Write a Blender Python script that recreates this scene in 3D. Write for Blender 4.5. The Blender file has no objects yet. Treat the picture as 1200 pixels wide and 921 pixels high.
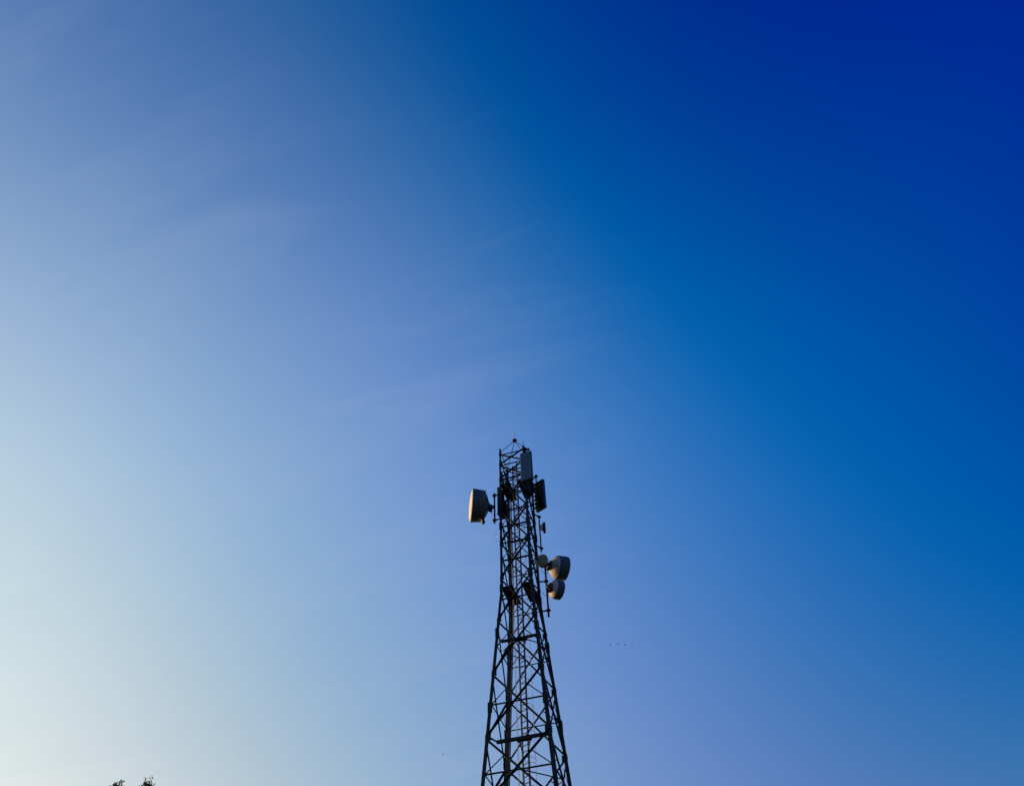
import bpy, math, random
from mathutils import Vector, Matrix
R = math.radians
random.seed(11)
SC = bpy.context.scene
COL = SC.collection

# ------------------------------------------------------------------ camera
PITCH, ROLL, EYE = 0.8966, -0.0393, 1.6
cd = bpy.data.cameras.new('camera')
cam = bpy.data.objects.new('camera', cd); COL.objects.link(cam)
cd.sensor_width = 36.0; cd.lens = 26.7; cd.clip_start = 0.1; cd.clip_end = 20000
_r0 = Vector((1, 0, 0)); _u0 = Vector((0, -math.sin(PITCH), math.cos(PITCH))); _f = Vector((0, math.cos(PITCH), math.sin(PITCH)))
_r = _r0 * math.cos(ROLL) + _u0 * math.sin(ROLL)
_u = -_r0 * math.sin(ROLL) + _u0 * math.cos(ROLL)
_m = Matrix((_r, _u, -_f)).transposed().to_4x4(); _m.translation = (0, 0, EYE)
cam.matrix_world = _m
SC.camera = cam

# ------------------------------------------------------------------ sky and sun
SUN_AZ, SUN_EL = -66.0, 10.0           # degrees clockwise from +Y, degrees above the horizon
SKY_STRENGTH = 0.1
GRADE = [
    ((0, 0), (1.27703, 1.19399, 1.34762)),
    ((0, 1), (-0.01471, 0.34709, -0.06344)),
    ((0, 2), (0.55446, -0.02494, 0.36967)),
    ((0, 3), (-1.37314, 0.10120, 1.84292)),
    ((0, 4), (-0.25656, 0.25805, 0.50500)),
    ((0, 5), (2.34002, 0.24321, -2.19814)),
    ((0, 6), (1.96979, -0.14330, -2.63815)),
    ((0, 7), (-4.88870, -1.18064, 2.30658)),
    ((1, 0), (-1.05784, -0.90513, 0.06904)),
    ((1, 1), (2.00058, 1.79238, 0.34458)),
    ((1, 2), (-2.18439, -1.82426, 1.06167)),
    ((1, 3), (-1.15934, -0.97461, -1.05097)),
    ((1, 4), (0.39739, 1.34026, -2.18749)),
    ((1, 5), (-0.28260, 1.47158, -0.83730)),
    ((1, 6), (-3.11035, -2.25909, 2.54628)),
    ((2, 0), (2.01788, -0.54143, -0.84166)),
    ((2, 1), (-7.62726, -0.77021, 0.30065)),
    ((2, 2), (1.19588, 0.91006, -1.37769)),
    ((2, 3), (2.21899, 0.73700, -0.62937)),
    ((2, 4), (-2.14265, -0.89289, 0.55953)),
    ((2, 5), (-7.44601, -2.97586, 0.69124)),
    ((3, 0), (1.77288, 1.60356, -0.90848)),
    ((3, 1), (-9.36626, -2.49131, -1.47864)),
    ((3, 2), (-6.46071, -3.51562, 1.16793)),
    ((3, 3), (2.85587, 0.15884, 1.73971)),
    ((3, 4), (12.24365, 6.05592, 0.97594)),
    ((4, 0), (-2.48163, 2.22362, 2.18496)),
    ((4, 1), (0.52419, -0.31763, 2.71974)),
    ((4, 2), (6.79398, -0.05207, -0.22561)),
    ((4, 3), (8.42294, 0.01519, -2.36270)),
    ((5, 0), (4.64953, 0.82913, 1.84722)),
    ((5, 1), (3.67169, -0.30104, -2.09937)),
    ((5, 2), (3.57600, -0.46937, -2.21783)),
    ((6, 0), (-1.64040, -3.76391, -4.08400)),
    ((6, 1), (-1.66070, -2.96474, -1.95625)),
    ((7, 0), (-0.88432, -0.16536, 2.64064)),
]
world = bpy.data.worlds.new('World'); SC.world = world; world.use_nodes = True
def build_sky():
    nt = world.node_tree; N = nt.nodes; L = nt.links
    bg = N['Background']; bg.inputs[1].default_value = SKY_STRENGTH
    sky = N.new('ShaderNodeTexSky'); sky.sky_type = 'NISHITA'; sky.sun_disc = False
    sky.sun_elevation = R(SUN_EL); sky.sun_rotation = R(SUN_AZ)
    sky.altitude = 200; sky.air_density = 1.0; sky.dust_density = 1.5; sky.ozone_density = 1.0
    tc = N.new('ShaderNodeTexCoord')
    sep = N.new('ShaderNodeSeparateXYZ'); L.new(tc.outputs['Generated'], sep.inputs[0])
    def math_(op, a, b=None, c=None):
        n = N.new('ShaderNodeMath'); n.operation = op
        for i, v in enumerate((a, b, c)):
            if v is None: continue
            if isinstance(v, (int, float)): n.inputs[i].default_value = v
            else: L.new(v, n.inputs[i])
        return n.outputs[0]
    def clamp(v, lo, hi): return math_('MINIMUM', math_('MAXIMUM', v, lo), hi)
    # away from the sun, behind the viewer, the air is as deep a blue as on the far flank
    x = clamp(math_('MULTIPLY_ADD', math_('MAXIMUM', math_('MULTIPLY', sep.outputs[1], -1.0), 0.0), 0.9, sep.outputs[0]), -0.60, 0.60)
    z = clamp(sep.outputs[2], 0.30, 0.995)
    # hue of the air by direction: the twilight side is deep blue, the sun side pale
    powers = {}
    def power(v, n, key):
        if n == 0: return None
        if (key, n) not in powers:
            powers[(key, n)] = v if n == 1 else math_('MULTIPLY', power(v, n - 1, key), v)
        return powers[(key, n)]
    acc = None
    for (i, j), coef in GRADE:
        cv = N.new('ShaderNodeCombineXYZ')
        for k in range(3): cv.inputs[k].default_value = coef[k]
        px, pz = power(x, i, 'x'), power(z, j, 'z')
        t = cv.outputs[0]
        if px is not None or pz is not None:
            mono = px if pz is None else pz if px is None else math_('MULTIPLY', px, pz)
            sc = N.new('ShaderNodeVectorMath'); sc.operation = 'SCALE'
            L.new(t, sc.inputs[0]); L.new(mono, sc.inputs[3]); t = sc.outputs[0]
        if acc is None: acc = t
        else:
            ad = N.new('ShaderNodeVectorMath'); ad.operation = 'ADD'
            L.new(acc, ad.inputs[0]); L.new(t, ad.inputs[1]); acc = ad.outputs[0]
    s3 = N.new('ShaderNodeSeparateXYZ'); L.new(acc, s3.inputs[0])
    out = N.new('ShaderNodeCombineXYZ')
    for k in range(3):
        L.new(math_('POWER', math_('MAXIMUM', s3.outputs[k], 0.004), 2.2), out.inputs[k])
    mul = N.new('ShaderNodeVectorMath'); mul.operation = 'MULTIPLY'
    L.new(sky.outputs[0], mul.inputs[0]); L.new(out.outputs[0], mul.inputs[1])
    # thin high cirrus, laid on a flat layer far overhead
    zc = math_('MAXIMUM', sep.outputs[2], 0.08)
    pl = N.new('ShaderNodeCombineXYZ')
    L.new(math_('DIVIDE', sep.outputs[0], zc), pl.inputs[0]); L.new(math_('DIVIDE', sep.outputs[1], zc), pl.inputs[1])
    mp = N.new('ShaderNodeMapping'); mp.vector_type = 'TEXTURE'; mp.inputs['Rotation'].default_value = (0, 0, R(-19)); mp.inputs['Location'].default_value = (0.35, 0.6, 0); mp.inputs['Scale'].default_value = (1.1, 0.22, 1)
    L.new(pl.outputs[0], mp.inputs[0])
    no = N.new('ShaderNodeTexNoise'); no.inputs['Scale'].default_value = 1.7; no.inputs['Detail'].default_value = 9; no.inputs['Roughness'].default_value = 0.6
    no.inputs['Distortion'].default_value = 0.6
    L.new(mp.outputs[0], no.inputs['Vector'])
    mr = N.new('ShaderNodeMapRange'); mr.inputs[1].default_value = 0.47; mr.inputs[2].default_value = 0.80
    mr.inputs[3].default_value = 0.0; mr.inputs[4].default_value = CIRRUS
    L.new(no.outputs[0], mr.inputs[0])
    # cirrus thins out away from the sun
    fade = N.new('ShaderNodeMapRange'); fade.inputs[1].default_value = 0.18; fade.inputs[2].default_value = -0.06
    fade.inputs[3].default_value = 0.0; fade.inputs[4].default_value = 1.0
    L.new(sep.outputs[0], fade.inputs[0])
    high = N.new('ShaderNodeMapRange'); high.inputs[1].default_value = 0.955; high.inputs[2].default_value = 0.87
    high.inputs[3].default_value = 0.0; high.inputs[4].default_value = 1.0
    L.new(sep.outputs[2], high.inputs[0])
    mix = N.new('ShaderNodeMixRGB'); mix.inputs[2].default_value = (4.6, 4.9, 6.6, 1)
    L.new(math_('MULTIPLY', math_('MULTIPLY', mr.outputs[0], fade.outputs[0]), high.outputs[0]), mix.inputs[0]); L.new(mul.outputs[0], mix.inputs[1])
    L.new(mix.outputs[0], bg.inputs[0])
CIRRUS = 0.13
build_sky()
sl = bpy.data.lights.new('sun', 'SUN'); sl.energy = 5.0; sl.angle = R(0.5); sl.color = (1.0, 0.55, 0.28)
sun = bpy.data.objects.new('sun', sl); COL.objects.link(sun)
_sd = Vector((math.sin(R(SUN_AZ)) * math.cos(R(SUN_EL)), math.cos(R(SUN_AZ)) * math.cos(R(SUN_EL)), math.sin(R(SUN_EL))))
sun.rotation_euler = _sd.to_track_quat('Z', 'Y').to_euler(); sun.location = _sd * 200
SC.view_settings.view_transform = 'Standard'; SC.view_settings.look = 'None'
SC.view_settings.gamma = 1.0; SC.view_settings.exposure = 0.0; SC.view_settings.use_curve_mapping = False

# ------------------------------------------------------------------ helpers
def spot(px, py, Y):
    """point of the place seen at pixel (px, py) of the 1200 wide photo, Y metres in front of the photographer"""
    X, D = px - 600.0, py - 460.5
    a = (X * math.cos(ROLL) + D * math.sin(ROLL)) / 890.0
    b = -(-X * math.sin(ROLL) + D * math.cos(ROLL)) / 890.0
    d = Vector((a, math.cos(PITCH) - b * math.sin(PITCH), math.sin(PITCH) + b * math.cos(PITCH)))
    return d * (Y / d.y) + Vector((0, 0, EYE))

class MB:
    """collects shapes that become ONE mesh object"""
    def __init__(self): self.v = []; self.f = []; self.smooth = []
    def add(self, vs, fs, smooth=False):
        o = len(self.v); self.v += [Vector(p) for p in vs]
        for f in fs: self.f.append(tuple(i + o for i in f)); self.smooth.append(smooth)
        return self
    def prism(self, p, q, u, v, prof, prof2=None):
        """extrude the profile (list of (a, b) along u, v) from p to q"""
        p, q = Vector(p), Vector(q); n = len(prof); prof2 = prof2 or prof
        vs = [p + u * a + v * b for a, b in prof] + [q + u * a + v * b for a, b in prof2]
        fs = [(i, (i + 1) % n, n + (i + 1) % n, n + i) for i in range(n)] + [tuple(range(n))[::-1], tuple(range(n, 2 * n))]
        return self.add(vs, fs)
    def bar(self, p, q, w, h, up=None):
        p, q = Vector(p), Vector(q); d = (q - p).normalized()
        up = Vector(up) if up is not None else (Vector((0, 0, 1)) if abs(d.z) < 0.9 else Vector((0, 1, 0)))
        u = d.cross(up).normalized(); v = u.cross(d)
        return self.prism(p, q, u, v, [(-w/2, -h/2), (w/2, -h/2), (w/2, h/2), (-w/2, h/2)])
    def angle(self, p, q, u, v, fl, t):
        """steel angle, flanges along u and v"""
        return self.prism(p, q, u, v, [(0, 0), (fl, 0), (fl, t), (t, t), (t, fl), (0, fl)])
    def tube(self, pts, r, n=10, closed=False):
        pts = [Vector(p) for p in pts]; m = len(pts); vs = []; fs = []
        rr = r if isinstance(r, (list, tuple)) else [r] * m
        pu = None
        for i, p in enumerate(pts):
            a = pts[(i - 1) % m] if (closed or i > 0) else p; b = pts[(i + 1) % m] if (closed or i < m - 1) else p
            d = (b - a).normalized()
            if pu is None: pu = d.orthogonal().normalized()
            pu = (pu - d * pu.dot(d)).normalized(); w = d.cross(pu)
            for k in range(n):
                t = 2 * math.pi * k / n; vs.append(p + (pu * math.cos(t) + w * math.sin(t)) * rr[i])
        for i in range(m if closed else m - 1):
            for k in range(n):
                fs.append((i*n + k, i*n + (k+1) % n, ((i+1) % m)*n + (k+1) % n, ((i+1) % m)*n + k))
        self.add(vs, fs, True)
        if not closed:
            o = len(self.v) - len(vs)
            self.f.append(tuple(o + k for k in range(n))[::-1]); self.f.append(tuple(o + (m-1)*n + k for k in range(n))); self.smooth += [False, False]
        return self
    def lathe(self, prof, n=48):
        """turn (r, z) pairs about the local z axis"""
        vs = []; fs = []; m = len(prof)
        for r, z in prof:
            for k in range(n):
                t = 2 * math.pi * k / n; vs.append((r * math.cos(t), r * math.sin(t), z))
        for i in range(m - 1):
            for k in range(n): fs.append((i*n + k, i*n + (k+1) % n, (i+1)*n + (k+1) % n, (i+1)*n + k))
        return self.add(vs, fs, True)
    def box(self, lo, hi, bev=0.0):
        x0, y0, z0 = lo; x1, y1, z1 = hi
        if bev <= 0:
            vs = [(x, y, z) for z in (z0, z1) for y in (y0, y1) for x in (x0, x1)]
            return self.add(vs, [(0,2,3,1), (4,5,7,6), (0,1,5,4), (2,6,7,3), (0,4,6,2), (1,3,7,5)])
        b = bev; vs = []; n = 12                    # upright box with rounded upright edges and chamfered ends
        def ring(ins, z):
            out = []
            for cx, cy, a0 in ((x1-b, y1-b, 0), (x0+b, y1-b, 90), (x0+b, y0+b, 180), (x1-b, y0+b, 270)):
                for k in range(3):
                    a = R(a0 + 45 * k); out.append((cx + (b - ins) * math.cos(a), cy + (b - ins) * math.sin(a), z))
            return out
        rings = [ring(b*.6, z0), ring(0, z0 + b*.6), ring(0, z1 - b*.6), ring(b*.6, z1)]
        for r_ in rings: vs += r_
        fs = [(i*n+k, i*n+(k+1) % n, (i+1)*n+(k+1) % n, (i+1)*n+k) for i in range(3) for k in range(n)]
        fs += [tuple(range(n))[::-1], tuple(range(3*n, 4*n))]
        return self.add(vs, fs)
    def build(self, name, mat, parent=None, mw=None, weld_flip=True):
        me = bpy.data.meshes.new(name); me.from_pydata([tuple(p) for p in self.v], [], self.f); me.update()
        for p, s in zip(me.polygons, self.smooth): p.use_smooth = s
        import bmesh
        bm = bmesh.new(); bm.from_mesh(me); bmesh.ops.recalc_face_normals(bm, faces=bm.faces); bm.to_mesh(me); bm.free()
        me.materials.append(mat)
        o = bpy.data.objects.new(name, me); COL.objects.link(o)
        if parent is not None: o.parent = parent
        if mw is not None: o.matrix_local = mw
        return o

def tag(o, label=None, cat=None, group=None, kind=None):
    if label: o['label'] = label
    if cat: o['category'] = cat
    if group: o['group'] = group
    if kind: o['kind'] = kind
    return o
def thing(name, label, cat, loc, group=None, rot=None):
    o = bpy.data.objects.new(name, None); COL.objects.link(o); o.empty_display_size = 0.3
    o.location = loc
    if rot is not None: o.rotation_euler = rot
    return tag(o, label, cat, group)

def material(name, col, rough=0.5, metal=0.0, var=0.25, scale=6.0, bump=0.0, streak=False, spec=0.5):
    m = bpy.data.materials.new(name); m.use_nodes = True
    nt = m.node_tree; N = nt.nodes; L = nt.links; b = N['Principled BSDF']
    b.inputs['Roughness'].default_value = rough; b.inputs['Metallic'].default_value = metal
    b.inputs['Specular IOR Level'].default_value = spec
    tc = N.new('ShaderNodeTexCoord'); no = N.new('ShaderNodeTexNoise')
    no.inputs['Scale'].default_value = scale; no.inputs['Detail'].default_value = 5
    src = tc.outputs['Object']
    if streak:
        mp = N.new('ShaderNodeMapping'); mp.inputs['Scale'].default_value = (1, 1, 0.15); L.new(src, mp.inputs[0]); src = mp.outputs[0]
    L.new(src, no.inputs['Vector'])
    cr = N.new('ShaderNodeValToRGB')
    cr.color_ramp.elements[0].position = 0.3; cr.color_ramp.elements[1].position = 0.7
    lo = [c * (1 - var) for c in col]; hi = [min(1, c * (1 + var)) for c in col]
    cr.color_ramp.elements[0].color = (*lo, 1); cr.color_ramp.elements[1].color = (*hi, 1)
    L.new(no.outputs[0], cr.inputs[0]); L.new(cr.outputs[0], b.inputs['Base Color'])
    if bump:
        bp = N.new('ShaderNodeBump'); bp.inputs['Strength'].default_value = bump; bp.inputs['Distance'].default_value = 0.02
        L.new(no.outputs[0], bp.inputs['Height']); L.new(bp.outputs[0], b.inputs['Normal'])
    return m

M = {
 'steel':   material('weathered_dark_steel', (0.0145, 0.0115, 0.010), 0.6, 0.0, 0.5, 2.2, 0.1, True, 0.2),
 'galv':    material('galvanised_steel', (0.07, 0.07, 0.072), 0.55, 0.0, 0.25, 8.0, 0.0, False, 0.3),
 'wire':    material('pale_wire', (0.45, 0.45, 0.46), 0.45, 0.0, 0.1, 8.0),
 'cable':   material('black_cable', (0.02, 0.02, 0.021), 0.55, 0.0, 0.2, 5.0, spec=0.3),
 'radome':  material('radome_fabric', (0.52, 0.48, 0.43), 0.7, 0.0, 0.06, 2.0),
 'shroud':  material('dish_painted_metal', (0.085, 0.10, 0.125), 0.5, 0.0, 0.16, 2.5, 0.0, True, 0.15),
 'shroud2': material('dish_pale_paint', (0.38, 0.36, 0.34), 0.55, 0.0, 0.14, 2.5, 0.0, False, 0.2),
 'disc':    material('greenish_radome', (0.125, 0.15, 0.10), 0.65, 0.0, 0.08, 6.0),
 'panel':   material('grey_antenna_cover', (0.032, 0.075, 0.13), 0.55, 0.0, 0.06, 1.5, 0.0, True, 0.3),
 'panelbk': material('antenna_back_metal', (0.022, 0.021, 0.021), 0.6, 0.0, 0.25, 4.0, 0.0, False, 0.2),
 'plate':   material('chequer_plate', (0.014, 0.013, 0.013), 0.7, 0.0, 0.3, 10.0, 0.0, False, 0.12),
 'conc':    material('concrete', (0.32, 0.31, 0.29), 0.9, 0.0, 0.2, 3.0, 0.3),
 'ground':  material('dry_grassy_earth', (0.045, 0.045, 0.025), 0.95, 0.0, 0.5, 0.35, 0.4),
 'bark':    material('bark', (0.09, 0.07, 0.055), 0.9, 0.0, 0.35, 14.0, 0.5),
 'leaf':    material('leaf_green', (0.085, 0.095, 0.05), 0.85, 0.0, 0.4, 1.6, spec=0.1),
 'leaf2':   material('leaf_dusty_green', (0.088, 0.095, 0.06), 0.85, 0.0, 0.4, 1.9, spec=0.1),
 'bird':    material('dark_plumage', (0.03, 0.03, 0.032), 0.8, 0.0, 0.3, 6.0),
 'lamp':    material('red_lamp_glass', (0.03, 0.014, 0.014), 0.3, 0.0, 0.1, 6.0),
}

for k in ('leaf', 'leaf2'):
    nt = M[k].node_tree; b = nt.nodes['Principled BSDF']; tr = nt.nodes.new('ShaderNodeBsdfTranslucent'); mx = nt.nodes.new('ShaderNodeMixShader')
    mx.inputs[0].default_value = 0.3; src = b.inputs['Base Color'].links[0].from_socket
    nt.links.new(src, tr.inputs[0]); nt.links.new(b.outputs[0], mx.inputs[1]); nt.links.new(tr.outputs[0], mx.inputs[2])
    nt.links.new(mx.outputs[0], nt.nodes['Material Output'].inputs[0])
# ------------------------------------------------------------------ ground
g = MB(); NS = 72; rings = [0, 15, 40, 90, 200, 500, 1200, 3000, 9000]
vs = [(0, 20, 0)]; fs = []
for i, r in enumerate(rings[1:]):
    for k in range(NS):
        a = 2*math.pi*k/NS
        vs.append((r*math.cos(a), 20 + r*math.sin(a), 0.0 if r < 300 else (random.random()-0.5)*r*0.004))
for k in range(NS): fs.append((0, 1+k, 1+(k+1) % NS))
for i in range(len(rings)-2):
    for k in range(NS): fs.append((1+i*NS+k, 1+(i+1)*NS+k, 1+(i+1)*NS+(k+1) % NS, 1+i*NS+(k+1) % NS))
g.add(vs, fs); tag(g.build('ground', M['ground']), kind='structure')

# ------------------------------------------------------------------ lattice tower
TX, TY, TROT = 0.0576, 36.5107, 0.5244
S0, S1, ZW, S2, ZT = 4.3246, 1.3427, 28.6013, 1.2757, 40.0      # half diagonals, waist height, top
def half(z): return S0 + (S1 - S0) * z / ZW if z < ZW else S1 + (S2 - S1) * (z - ZW) / (ZT - ZW)
ANG = [TROT + math.pi, TROT - math.pi/2, TROT, TROT + math.pi/2]  # corners A (sun side near), C (near), D, B (far), counter-clockwise
def corner(i, z, off=0.0):
    a = ANG[i % 4]; r = half(z) + off
    return Vector((TX + r*math.cos(a), TY + r*math.sin(a), z))
def plan(a, b, z):
    """point in the tower's own square: a across the front face, b towards the back, both -1..1"""
    A, C, D, B = (corner(i, z) for i in range(4))
    return A*(1-a)*(1-b)/4 + C*(1+a)*(1-b)/4 + D*(1+a)*(1+b)/4 + B*(1-a)*(1+b)/4
EX = (corner(1, 0) - corner(0, 0)).normalized()      # along the front face, sun side to the right
EY = (corner(3, 0) - corner(0, 0)).normalized()      # from the front face to the back
UP = Vector((0, 0, 1))
tower = thing('lattice_tower', 'tall dark steel lattice telecom tower tapering to a narrow square top', 'telecom tower', (TX, TY, 0))
def tbuild(mb, name, mat, parent=None):
    """meshes are laid out in world metres; shift them to their parent"""
    p = parent or tower
    o = Vector((TX, TY, 0))
    mb.v = [q - o for q in mb.v]
    return mb.build(name, mat, p)
NODES = [0.25, 4.5, 8.6, 12.5, 16.15, 19.65, 23.1, 26.4, 29.3, 31.95, 34.6, 37.4, 38.75, 39.85]
def leg_w(z): return 0.235 - 0.11 * min(z, 40) / 40
legs = []
for i in range(4):
    ca, cb = corner(i, 0), corner(i+1, 0); cz = corner(i-1, 0)
    u = (cb - ca).normalized(); v = (cz - ca).normalized()
    m = MB(); zs = [0.25, ZW, 40.35 if i == 0 else 40.05]
    for z0, z1 in zip(zs, zs[1:]):
        def L_(z):
            w = leg_w(z); t = 0.02
            return [(0, 0), (w, 0), (w, t), (t, t), (t, w), (0, w)]
        m.prism(corner(i, z0), corner(i, z1), u, v, L_(z0), L_(z1))
    leg = tbuild(m, 'leg', M['steel']); legs.append(leg)
    # gusset plates folded round the corner at every node, joints between leg lengths
    for z in NODES[1:]:
        w = leg_w(z) + .04 + .003*(40 - z); h = 0.22 + 0.005 * (40 - z)
        pm = MB(); p = corner(i, z)
        pm.prism(p - UP*h/2, p + UP*h/2, u, v, [(-.014, -.014), (w, -.014), (w, -.002), (-.002, -.002), (-.002, w), (-.014, w)])
        tbuild(pm, 'gusset_plate', M['steel'], leg)
    for z in (7.0, 14.4, 21.2, 25.6, 28.6, 33.3):
        pm = MB(); p = corner(i, z); w = leg_w(z) + .03
        pm.prism(p - UP*.28, p + UP*.28, u, v, [(-.034, -.034), (w, -.034), (w, -.016), (-.016, -.016), (-.016, w), (-.034, w)])
        tbuild(pm, 'splice_plate', M['steel'], leg)
    ft = MB(); p = corner(i, 0)
    ft.add([p + EX*a + EY*b + UP*z for z, s in ((-.4, .6), (.18, .6), (.27, .5)) for a, b in ((-s, -s), (s, -s), (s, s), (-s, s))],
           [(3,2,1,0), (8,9,10,11)] + [(k*4+j, k*4+(j+1) % 4, k*4+4+(j+1) % 4, k*4+4+j) for k in range(2) for j in range(4)])
    tbuild(ft, 'footing', M['conc'], leg)
def brace_w(z): return 0.115 - 0.04 * z / 40 if z < ZW else 0.092
for fi in range(4):
    inward = (Vector((TX, TY, 0)) - (corner(fi, 0) + corner(fi+1, 0)) / 2); inward.z = 0; inward.normalize()
    for z0, z1 in zip(NODES, NODES[1:]):
        m = MB(); w = brace_w((z0+z1)/2)
        for s, (a0, a1) in enumerate(((fi, fi+1), (fi+1, fi))):
            p, q = corner(a0, z0), corner(a1, z1); d = (q - p).normalized()
            off = inward * (0.024 + 0.03*s)
            n = inward.cross(d).normalized()
            p, q = p + d*0.1 + off, q - d*0.1 + off
            m.prism(p - n*w/2, q - n*w/2, n, inward if s else -inward, [(0, 0), (w, 0), (w, .011), (.011, .011), (.011, w*.8), (0, w*.8)])
        tbuild(m, 'cross_brace', M['steel'])
    for z, w in [((a+b)/2, 0.06) for a, b in zip(NODES[:-3], NODES[1:-2])] + [(31.95, .05), (34.6, .05), (37.42, .08), (38.1, .05), (38.77, .06), (39.8, .055)]:
        if fi == 0 and abs(z - 24.75) < .01: continue
        m = MB(); p, q = corner(fi, z), corner(fi+1, z); d = (q-p).normalized(); off = inward * 0.10
        if ZW < z < 37.3: w *= 1.3
        m.angle(p + d*.06 + off, q - d*.06 + off, UP, inward, w, .01)
        tbuild(m, 'horizontal_beam', M['steel'])
    if fi == 0:
        # two stout channels on the front face stop short of the sunny leg and are tied back to it
        for z, hh, gap in ((19.45, .085, .52), (25.1, .075, .30)):
            m = MB(); p, q = corner(fi, z), corner(fi+1, z); d = (q-p).normalized(); off = inward * 0.16
            m.prism(p + d*gap + off, q - d*.1 + off, UP, inward, [(-hh, 0), (hh, 0), (hh, .08), (hh-.015, .08), (hh-.015, .012), (-hh+.015, .012), (-hh+.015, .08), (-hh, .08)])
            tbuild(m, 'horizontal_beam', M['steel'])
            m = MB(); m.bar(corner(0, z + .35) + d*.03 + off, p + d*(gap + .05) + off + inward*.04, .07, .07); tbuild(m, 'beam_strut', M['steel'])
# short secondary braces from the upper arms of each cross to the middle of the legs
for fi in range(4):
    inward = (Vector((TX, TY, 0)) - (corner(fi, 0) + corner(fi+1, 0)) / 2); inward.z = 0; inward.normalize()
    for z0, z1 in list(zip(NODES, NODES[1:]))[:11]:
        for s, (a, b) in enumerate(((fi, fi+1), (fi+1, fi))):
            m = MB(); w = .05
            p = corner(a, z1).lerp(corner(b, z0), .27); q = corner(a, z0).lerp(corner(a, z1), .47); d = (q-p).normalized()
            off = inward * (.05 + .05*s)
            m.bar(p + off, q - d*.06 + off, w, .012, inward)
            tbuild(m, 'secondary_brace', M['steel'])
# plan bracing that ties the four faces at the wide levels
for z in (10.55, 17.9, 25.1, 33.275):
    m = MB()
    mids = [(corner(i, z) + corner(i+1, z)) / 2 for i in range(4)]
    for i in range(4):
        a, b = mids[i], mids[(i+1) % 4]; d = (b-a).normalized(); m.bar(a + d*.18, b - d*.18, .04, .04)
    tbuild(m, 'plan_brace', M['steel'])
# ladder with safety cage, run up the middle, turned towards the shady flank
def inner(x, y, z): return Vector((TX + x, TY + y, z))
LX, LY = -0.08, 0.0
LW = Vector((.70, -.714, 0)); LN = Vector((.714, .70, 0))      # along the rungs, and out to where one climbs
lad = MB()
for s in (-1, 1):
    lad.bar(inner(LX, LY, .3) + LW*.21*s, inner(LX, LY, 39.4) + LW*.21*s, .085, .05, LN)
z = .6
while z < 39.2:
    lad.bar(inner(LX, LY, z) - LW*.185, inner(LX, LY, z) + LW*.185, .032, .03); z += .3
ladder = tbuild(lad, 'ladder', M['steel'])
z = 3.0
while z < 36:
    m = MB(); c = inner(LX, LY, z) + LN*.04
    m.tube([c + LW*(.23 + .12*math.sin(a))*math.cos(a) + LN*.62*math.sin(a) for a in [math.pi*k/14 for k in range(15)]], .011, 6)
    tbuild(m, 'cage_hoop', M['wire'], ladder); z += 1.35
for a in (40, 90, 140):
    m = MB(); a = R(a); q = LN*.055 + LW*(.23 + .12*math.sin(a))*math.cos(a) + LN*.62*math.sin(a) - LN*.035
    m.tube([inner(LX, LY, 3.0) + q, inner(LX, LY, 35.8) + q], .008, 6)
    tbuild(m, 'cage_strap', M['wire'], ladder)
# feeders: a narrow tray of thick cables up the inside of the back corner leg, two thin pale ones by the ladder
m = MB()
def back_in(z, d): return corner(3, z) + (Vector((TX, TY, z)) - corner(3, z)).normalized()*d
for s in (-1, 1):
    o = EX*.10*s
    m.bar(back_in(.4, .31) + o, back_in(ZW, .28) + o, .03, .06, EX); m.bar(back_in(ZW, .28) + o, back_in(38.3, .28) + o, .03, .06, EX)
z = .8
while z < 38:
    m.bar(back_in(z, .30) - EX*.085, back_in(z, .30) + EX*.085, .04, .02); z += .9
tray = tbuild(m, 'cable_tray', M['galv'])
for k, zt in enumerate((36.5, 31.2, 37.6, 34.4)):
    m = MB(); o = EX*(-.066 + .044*k)
    m.tube([back_in(.5, .25) + o, back_in(ZW, .225) + o, back_in(zt, .225) + o], .02, 8)
    tbuild(m, 'feeder_cable', M['cable'], tray)
for k, zt in enumerate((30.6, 36.2)):
    m = MB(); o = Vector((-.34 - .05*k, .05, 0))
    m.tube([inner(LX, LY, .5) + o, inner(LX, LY, 20) + o*1.02, inner(LX, LY, zt) + o], .011, 8)
    tbuild(m, 'feeder_cable', M['wire'], tray)
# brackets that tie the ladder to the stout front beams
for z in (19.45, 25.1):
    m = MB(); h = half(z)*.7071 - .30
    fr = inner(0, 0, z) - EY*h - EX*.02 + Vector((LX, 0, 0)) + EX*(.26*h)
    m.bar(fr - EX*.36, fr + EX*.36, .10, .24)
    for s in (-1, 1): m.bar(fr + EX*.3*s + EY*.05, inner(LX, LY, z) + LW*.16*s, .05, .05)
    tbuild(m, 'ladder_bracket', M['steel'])
# rest platforms: plated strips on both sides of the ladder hole
for z in (28.72, 37.0):
    for lo, hi in ((-.93, -.27), (.34, .93)):
        m = MB()
        c4 = [plan(lo, -.93, z), plan(hi, -.93, z), plan(hi, .93, z), plan(lo, .93, z)]
        m.add([p for p in c4] + [p + UP*.02 for p in c4], [(3,2,1,0), (4,5,6,7), (0,1,5,4), (1,2,6,5), (2,3,7,6), (3,0,4,7)])
        for t in (.02, .5, .98):
            p, q = c4[0].lerp(c4[3], t), c4[1].lerp(c4[2], t); m.bar(p - UP*.047, q - UP*.047, .05, .09)
        for p, q in ((c4[0], c4[3]), (c4[1], c4[2])): m.bar(p - UP*.06, q - UP*.06, .04, .11)
        tbuild(m, 'platform', M['plate'])
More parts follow.
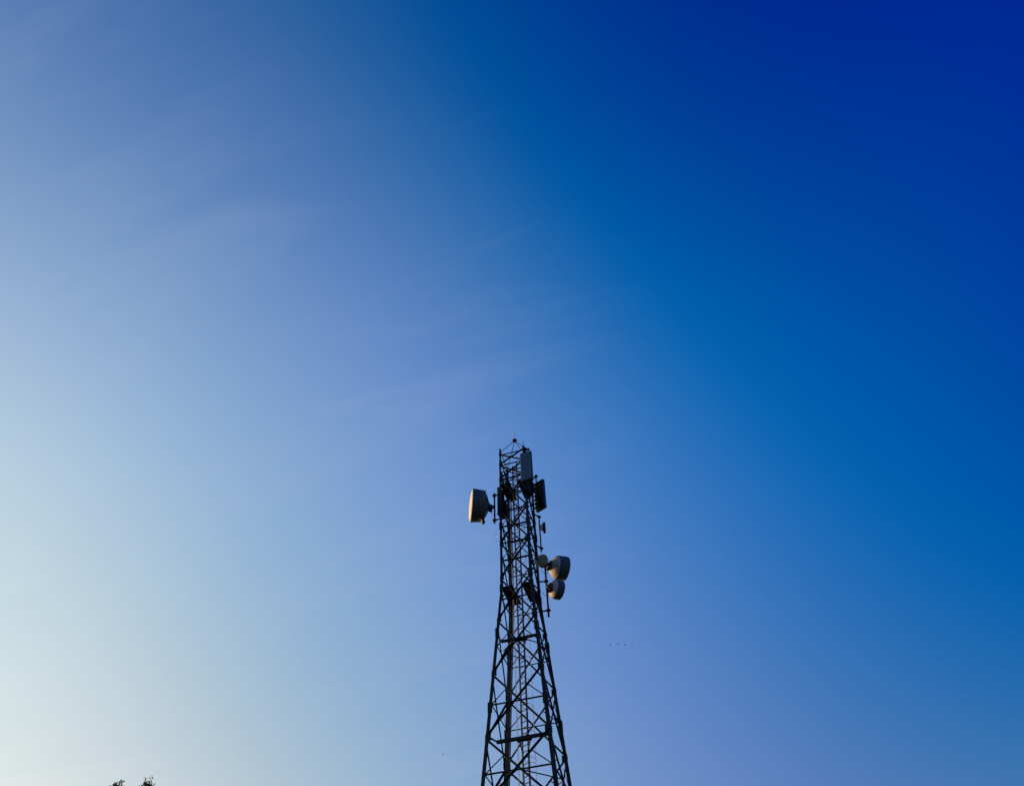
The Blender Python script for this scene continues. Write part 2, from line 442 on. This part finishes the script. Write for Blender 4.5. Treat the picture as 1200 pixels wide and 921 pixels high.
# pointed top frame and lightning rod
apex = Vector((TX, TY, 41.85))
for i in range(4):
    m = MB(); m.tube([corner(i, 39.95, -.05), apex + (corner(i, 39.95) - apex).normalized()*.12], .022, 8); tbuild(m, 'peak_strut', M['steel'])
m = MB(); m.box((TX-.15, TY-.15, 41.78), (TX+.15, TY+.15, 41.89), .04); tbuild(m, 'peak_plate', M['steel'])
m = MB(); m.tube([apex + UP*.04, apex + UP*.5, apex + UP*.95], [.035, .028, .02], 8); tbuild(m, 'lightning_rod', M['wire'])

# ------------------------------------------------------------------ poles and what hangs on them
def frame_from(loc, direction):
    """matrix whose local z axis points along direction and whose local y axis stays as upright as it can"""
    zv = Vector(direction).normalized(); xv = UP.cross(zv).normalized(); yv = zv.cross(xv)
    mt = Matrix((xv, yv, zv)).transposed().to_4x4(); mt.translation = loc; return mt

def mount_pole(label, x, y, z0, z1, arms, r=.05, group='pipe mounts clamped to the tower legs', ext=None):
    t = thing('mount_pole', label, 'mounting pole', (x, y, z0), group)
    m = MB(); m.tube([(0, 0, 0), (0, 0, z1 - z0)], r, 12); m.build('pipe', M['steel'], t)
    for (za, target) in arms:
        d = Vector(target) - Vector((x, y, za)); L = d.length; d = d / L
        m = MB(); p = Vector((0, 0, za - z0)); m.bar(p + d*r*.9, p + d*L, .06, .07)
        arm = m.build('arm', M['steel'], t)
        m = MB(); s = d.cross(UP).normalized()
        m.bar(p - d*(r+.05) - s*.09, p - d*(r+.05) + s*.09, .03, .13); m.bar(p - d*(r+.035), p + d*(r+.05), .16, .09)
        m.build('clamp', M['steel'], arm)
    return t

def drum_dish(label, loc, direction, R_, shroud_len, bowl_len, hub_len, R_back, mat_s, mat_b, mat_r, group='drum shaped microwave dishes on the tower', sag=.05, tail=None, dome=False):
    """loc is the centre of the front face"""
    t = thing('microwave_dish', label, 'microwave dish', (0, 0, 0), group)
    t.matrix_world = frame_from(loc, direction)
    m = MB()
    m.lathe([(R_*.97, -.03), (R_*.97, .01), (R_*.86, .01 + sag*.5), (R_*.6, .01 + sag*.85), (R_*.3, .01 + sag), (0.001, .01 + sag)], 64)
    m.build('radome', mat_r, t)
    m = MB(); e = shroud_len; k = (R_back - R_)
    m.lathe([(R_*.975, -.05), (R_*.975, .005), (R_*1.012, .005), (R_*1.012, -.06), (R_, -.065), (R_ + k*.5, -e*.5), (R_ + k*.52, -e*.5-.02), (R_back, -e+.03), (R_back*1.02, -e+.028), (R_back*1.02, -e-.02), (R_back*.96, -e-.022)], 64)
    sh = m.build('shroud', mat_s, t)
    m = MB()
    for a in range(0, 360, 15):                      # riveted seams and bands round the rim
        c, s = math.cos(R(a)), math.sin(R(a))
        p = Vector((c, s, 0)); m.bar(p*(R_*1.004) + Vector((0, 0, -.09)), p*(R_back*1.004) + Vector((0, 0, -e+.06)), .018, .016, p)
    m.build('seam', mat_s, sh)
    m = MB(); prof = [(R_back*.965, -e-.015)]
    for q in range(1, 7):
        f = q / 7.0
        prof.append((R_back*.965*(1 - .66*f**1.75), -e-.015 - bowl_len*f*.97) if dome else (R_back*.965*(1-f)**.75 + .24*f, -e-.015 - bowl_len*f**1.12))
    prof += [(.24, -e - bowl_len), (.24, -e - bowl_len - .02)]
    m.lathe(prof, 64); bowl = m.build('reflector', mat_b, t)
    m = MB(); b0 = -e - bowl_len
    m.lathe([(.30, b0 + .03), (.30, b0 - .05), (.17, b0 - .06), (.17, b0 - hub_len*.7), (.11, b0 - hub_len*.72), (.11, b0 - hub_len), (.001, b0 - hub_len)], 24)
    m.build('hub', M['galv'], t)
    m = MB(); m.box((-.19, -.30, b0 - hub_len*.75), (.19, -.02, b0 - hub_len*.15), .03); m.build('radio_unit', M['panelbk'], t)
    m = MB(); m.tube([(0, -.28, b0 - hub_len*.5), (.02, -.55, b0 - hub_len*.6), (.05, -.72, b0 - hub_len*1.0), (.04, -.62, b0 - hub_len*1.7), (.02, -.5, b0 - hub_len*2.3)], .014, 8); m.build('jumper_cable', M['cable'], t)
    if tail:
        m = MB(); m.bar((tail[0], -R_back*.99, tail[1]), (tail[0], -R_back - tail[2], tail[1] - .14), .24, .18); m.bar((tail[0], -R_back*.99, tail[1] + .24), (tail[0], -R_back - tail[2]*.4, tail[1] - .02), .16, .10)
        m.build('strut_bracket', M['panelbk'], t)
    return t

def panel_antenna(label, loc, facing, W, H, D, ribs=False, group='sector panel antennas round the tower head', mat=None, tilt=0.0):
    """loc is the middle of the front cover; local -y is the facing side"""
    t = thing('panel_antenna', label, 'panel antenna', loc, group)
    t.rotation_euler = (tilt, 0, math.atan2(facing[1], facing[0]) + math.pi/2)
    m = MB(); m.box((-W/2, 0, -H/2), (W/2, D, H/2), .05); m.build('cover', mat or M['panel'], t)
    m = MB()
    for zz in (-H*.5 + .04, H*.5 - .04): m.box((-W/2 - .006, -.006, zz - .05), (W/2 + .006, D + .006, zz + .05), .05)
    m.build('end_cap', M['panelbk'], t)
    m = MB(); m.box((-W/2 + .05, D + .004, -H/2 + .12), (W/2 - .05, D + .05, H/2 - .12)); back = m.build('back_plate', M['panelbk'], t)
    if ribs:
        n = 7
        for k in range(n):
            m = MB(); zz = -H/2 + .2 + (H - .4) * k / (n - 1)
            m.box((-W/2 + .03, D + .053, zz - .045), (W/2 - .03, D + .13, zz + .045)); m.build('rib', M['panelbk'], back)
    for zz in (-H*.33, H*.33):
        m = MB(); m.box((-.06, D + .052 + (.08 if ribs else 0), zz - .06), (.06, D + .26, zz + .06)); m.build('bracket', M['steel'], t)
    for k in range(4):
        m = MB(); xx = -W*.33 + W*.22*k; m.tube([(xx, D*.5, -H/2 - .001), (xx, D*.5, -H/2 - .09)], .025, 8); m.build('connector', M['galv'], t)
    return t

def radio_box(label, loc, facing, W, H, D, group='remote radio boxes on the tower head'):
    t = thing('radio_box', label, 'radio unit', loc, group)
    t.rotation_euler = (0, 0, math.atan2(facing[1], facing[0]) + math.pi/2)
    m = MB(); m.box((-W/2, 0, -H/2), (W/2, D, H/2), .02)
    body = m.build('housing', M['panelbk'], t)
    m = MB()
    for k in range(9):
        xx = -W/2 + .03 + (W - .06) * k / 8; m.box((xx - .008, -.05, -H/2 + .05), (xx + .008, -.002, H/2 - .05))
    m.build('cooling_fins', M['panelbk'], body)
    m = MB(); m.box((-.06, D + .002, -.12), (.06, D + .12, .12)); m.build('bracket', M['steel'], t)
    return t

def vert(px, py0, py1, Y):
    """foot position and height range of an upright pipe seen between two heights of the photo"""
    a = spot(px, (py0 + py1)/2, Y); return a.x, a.y, spot(px, py1, Y).z, spot(px, py0, Y).z
# sun side: pipe with the large drum and an edge-on panel
x, y, z0, z1 = vert(579.6, 578, 613, 35.95)
mount_pole('dark pipe between the large round drum dish and the panel on the sunny flank', x, y, z0, z1,
           [(z0 + .25, corner(0, z0 + .25)), (z1 - .2, corner(0, z1 - .2))], .055)
drum_dish('large deep drum dish with sunlit tan face, alone on the sunny flank', spot(552.3, 592.0, 35.74), (-math.cos(R(10)), -math.sin(R(10)), 0), 1.06, .80, .30, .34, 1.0,
          M['shroud'], M['shroud'], M['radome'], tail=(-.0, -.66, .40), sag=.085)
panel_antenna('dark panel antenna seen edge on behind the pipe of the large drum dish', spot(584.6, 590, 36.35), (-.93, .36), .62, 2.35, .24, mat=M['panelbk'])
radio_box('dark finned box low behind the edge-on panel, on the sunny flank', spot(589.8, 598, 36.4), (-.5, -.85), .42, .95, .3)
# near corner: large flat panel with boxes below and a small lamp above
c = spot(616.2, 545.6, 35.05)
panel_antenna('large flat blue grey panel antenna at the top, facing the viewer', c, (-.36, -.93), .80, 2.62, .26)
radio_box('dark finned box directly under the large flat panel', spot(615.8, 570.5, 35.25), (-.30, -.95), .50, .75, .32)
radio_box('narrow dark finned box under the large flat panel, on its far side', spot(623.0, 570.0, 35.6), (.55, -.83), .36, .95, .26)
p = spot(614.5, 526, 35.4)
x, y, z0, z1 = vert(616.9, 524.5, 568, 35.42)
mount_pole('pipe rising behind the large flat panel at the near tower corner', x, y, z0, z1, [(z0 + .5, corner(1, z0 + .5)), (z1 - .5, corner(1, z1 - .5))], .055)
t = thing('obstruction_light', 'small dark spiked lamp on a bracket above the large flat panel', 'warning light', spot(613.4, 526.0, 35.35))
m = MB(); m.bar((-.08, 0, -.04), (.42, .02, -.04), .12, .10); m.bar((.30, .02, -.09), (.30, .02, -.45), .05, .05); m.bar((-.02, .06, -.09), (-.02, .06, -.35), .05, .05); m.build('bracket', M['steel'], t)
m = MB(); m.lathe([(.001, .012), (.10, .012), (.10, .06), (.075, .08), (.075, .26), (.05, .32), (.001, .33)], 20); m.build('lamp_glass', M['lamp'], t)
m = MB(); m.tube([(0, 0, .33), (0, 0, .78)], .022, 8); m.build('spike', M['steel'], t)
# far flank: ribbed panel seen from behind
x, y, z0, z1 = vert(629.3, 556.5, 600.0, 36.95)
mount_pole('slim pipe behind the ribbed back of the tilted panel', x, y, z0, z1, [(z1 - .15, corner(2, z1 - .15)), (z0 + .5, corner(2, z0 + .5))], .05)
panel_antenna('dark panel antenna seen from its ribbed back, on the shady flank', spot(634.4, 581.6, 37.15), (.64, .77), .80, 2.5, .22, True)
# slim pipe with the little square antenna
x, y, z0, z1 = vert(632.9, 604, 646.5, 37.4)
mount_pole('slim pipe carrying the little square antenna, above the round dishes', x, y, z0, z1, [(z1 - .1, corner(2, z1 - .1)), (z0 + .3, corner(2, z0 + .3))], .05)
t = thing('square_antenna', 'little dark square antenna with a pale sunlit mount, above the round dishes', 'small antenna', spot(635.8, 618.2, 37.4), None, (0, 0, R(2)))
m = MB(); m.box((.03, -.15, -.37), (.19, .15, .37), .03); m.build('cover', M['panelbk'], t)
m = MB(); m.box((-.10, -.11, -.22), (.027, .11, .24), .03); m.build('radio_unit', M['shroud2'], t)
m = MB(); m.bar((-.22, 0, .1), (-.1, 0, .1), .1, .08); m.bar((-.22, 0, -.1), (-.1, 0, -.1), .1, .08); m.build('bracket', M['steel'], t)
# the cluster of round dishes
x, y, z0, z1 = vert(640.6, 655.5, 722.5, 37.15)
mount_pole('long pipe that carries the cluster of three round dishes', x, y, z0, z1,
           [(spot(640, 681, 37.15).z, corner(2, spot(640, 681, 37.15).z)), (spot(643, 715, 37.15).z, corner(2, spot(643, 715, 37.15).z)), (z1 - .25, corner(2, z1 - .25))], .06)
drum_dish('big ribbed drum dish turned away, uppermost right of the three clustered dishes', spot(662.6, 666.6, 37.75), (math.cos(R(23)), math.sin(R(23)), 0), .74, .60, .44, .28, .70,
          M['shroud'], M['shroud2'], M['radome'], dome=True)
drum_dish('smaller drum dish hanging below the big ribbed drum, turned away', spot(656.6, 691.8, 37.5), (math.cos(R(29)), math.sin(R(29)), 0), .57, .42, .26, .24, .56,
          M['shroud'], M['shroud2'], M['radome'], dome=True)
drum_dish('small flat grey green disc dish facing the viewer, beside the big ribbed drum', spot(634.2, 656.0, 36.75), (-.45, -.89, 0), .405, .16, .10, .2, .39,
          M['shroud2'], M['shroud2'], M['disc'], sag=.02)
# loose cable loop at the sunny leg
p = corner(0, spot(585.5, 630, 35.85).z)
m = MB(); m.tube([p + Vector((.0 - .17*(1-math.cos(a)), -.03, .30*math.sin(a))) for a in [2*math.pi*k/24 for k in range(24)]], .011, 8, True)
cl = m.build('cable_loop', M['wire']); tag(cl, 'thin pale coil of cable hung on the sunny tower leg', 'cable')

# ------------------------------------------------------------------ trees at the foot of the picture
def tree(name, label, tip, lean, spread, leafmat, n_leaf, seed, twig):
    rnd = random.Random(seed)
    base = Vector((tip.x - lean[0], tip.y - lean[1], 0)); H = tip.z
    t = thing(name, label, 'tree', base, 'trees whose tops reach the bottom of the picture')
    top = tip - base
    trunk = MB(); pts = []; rad = []
    for k in range(9):
        f = k / 8; pts.append(Vector((lean[0]*f**1.6 + .12*math.sin(3*f + seed), lean[1]*f**1.6 + .1*math.sin(4*f), (H - .35)*f))); rad.append(.2*(1-f)**.8 + .008)
    trunk.tube(pts, rad, 10)
    ends = []
    for k in range(26):
        f = .32 + .6*rnd.random(); i = f*8; p = pts[int(i)].lerp(pts[min(8, int(i)+1)], i - int(i))
        a = rnd.random()*2*math.pi; Ln = spread*(1.15 - f)*(.7 + .5*rnd.random())
        q1 = p + Vector((math.cos(a), math.sin(a), .5))*Ln*.5; q2 = p + Vector((math.cos(a), math.sin(a), .75))*Ln
        trunk.tube([p, q1, q2], [.05*(1.1-f)+.012, .03*(1.1-f)+.008, .006], 6); ends += [(q1, .45), (q2, .6), (q2 + Vector((rnd.uniform(-.4, .4), rnd.uniform(-.4, .4), .3)), .45)]
    trunk.build('trunk', M['bark'], t)
    crown = MB()
    # shoots and leaf clumps at the very top
    shoots = []
    for k in range(16):
        a = rnd.random()*2*math.pi; b = top + Vector((0, 0, -.75)); rr = rnd.random(); tipk = top + Vector((math.cos(a)*.30*rr, math.sin(a)*.30*rr, .05 - .34*rr)) if k else top + Vector((twig, 0, .10))
        crown.tube([b, b.lerp(tipk, .55) + Vector((rnd.uniform(-.05, .05), 0, 0)), tipk], [.012, .008, .003], 5); shoots.append((b, tipk))
    def leaf(p, s):
        s *= 1.3
        d = Vector((rnd.gauss(0, 1), rnd.gauss(0, 1), rnd.gauss(0, .8))).normalized(); n = d.orthogonal().normalized()
        n.rotate(Matrix.Rotation(rnd.random()*6.28, 3, d)); w = s*.36
        c = d.cross(n)*s*.06
        crown.add([p, p + d*s*.4 + n*w*.5 + c, p + d*s, p + d*s*.4 - n*w*.5 + c], [(0, 1, 2, 3)])
    for b, e in shoots:
        for k in range(64):
            f = .2 + .8*rnd.random()**1.3; p = b.lerp(e, f) + Vector((rnd.gauss(0, .04), rnd.gauss(0, .04), rnd.gauss(0, .03))); leaf(p, rnd.uniform(.06, .12))
    for k in range(n_leaf):
        c, r = ends[rnd.randrange(len(ends))]
        p = c + Vector((rnd.gauss(0, .5), rnd.gauss(0, .5), rnd.gauss(0, .4)))*r
        if p.z > top.z - .55: continue
        leaf(p, rnd.uniform(.08, .17))
    crown.build('crown', leafmat, t)
    return t
tree('broadleaf_tree', 'tree behind the other, its dark leafy tip the leftmost in the bottom corner', spot(135, 917, 24.0), (.4, .6), 2.6, M['leaf'], 9000, 3, .20)
tree('broadleaf_tree', 'dusty green tree whose wispy tip with an upright twig stands nearer the tower', spot(174, 916.8, 20.5), (.5, .9), 2.3, M['leaf2'], 9000, 8, .05)

# ------------------------------------------------------------------ birds far off
def bird_mesh(flap):
    m = MB(); sp = .62
    body = []
    for x, r in ((-.30, .004), (-.22, .035), (-.08, .075), (.06, .08), (.17, .055), (.22, .05), (.27, .03), (.33, .004)):
        body.append((Vector((x, 0, 0)), r))
    m.tube([b[0] for b in body], [b[1] for b in body], 10)
    for s in (-1, 1):
        pr = []
        for f, ch, sw in ((0, .20, 0), (.35, .19, .05), (.7, .13, .0), (1, .03, -.12)):
            y = s*(.03 + sp*f); z = .03 + flap*math.sin(f*1.7)*sp*.7
            pr.append([(sw + ch*.5, y, z), (sw - ch*.5, y, z), (sw - ch*.5, y, z - .018), (sw + ch*.5, y, z - .018)])
        vs = [p for q in pr for p in q]
        fs = [(i*4+j, i*4+(j+1) % 4, i*4+4+(j+1) % 4, i*4+4+j) for i in range(3) for j in range(4)] + [(0,1,2,3), (12,13,14,15)]
        m.add(vs, fs)
    m.add([(-.26, -.02, .0), (-.26, .02, 0), (-.46, .075, .01), (-.46, -.075, .01), (-.26, -.02, .012), (-.26, .02, .012), (-.46, .075, .02), (-.46, -.075, .02)],
          [(0,1,2,3), (7,6,5,4), (0,1,5,4), (1,2,6,5), (2,3,7,6), (3,0,4,7)])
    return m
flock = [
 (715.2, 756.0, 250, .25, 'dark bird flying at the end of the line of four nearest the tower'),
 (724.0, 754.6, 255, .7, 'dark bird second from the tower in the line of four, a touch higher'),
 (732.4, 755.6, 228, .5, 'distant dark bird third from the tower in the line of four'),
 (740.6, 756.4, 250, .15, 'dark bird in the line of four right below the faint higher one'),
 (741.3, 747.2, 380, .4, 'faint bird flying higher than the line of four'),
 (519.2, 883.2, 330, .3, 'lone distant bird on the sun side of the tower, low down'),
]
for i, (px, py, Y, flap, lab) in enumerate(flock):
    b = bird_mesh(flap).build('bird', M['bird']); b.location = spot(px, py, Y); b.rotation_euler = (0, 0, R(20 + 31*i % 50))
    tag(b, lab, 'bird', 'birds flying far beyond the tower' )
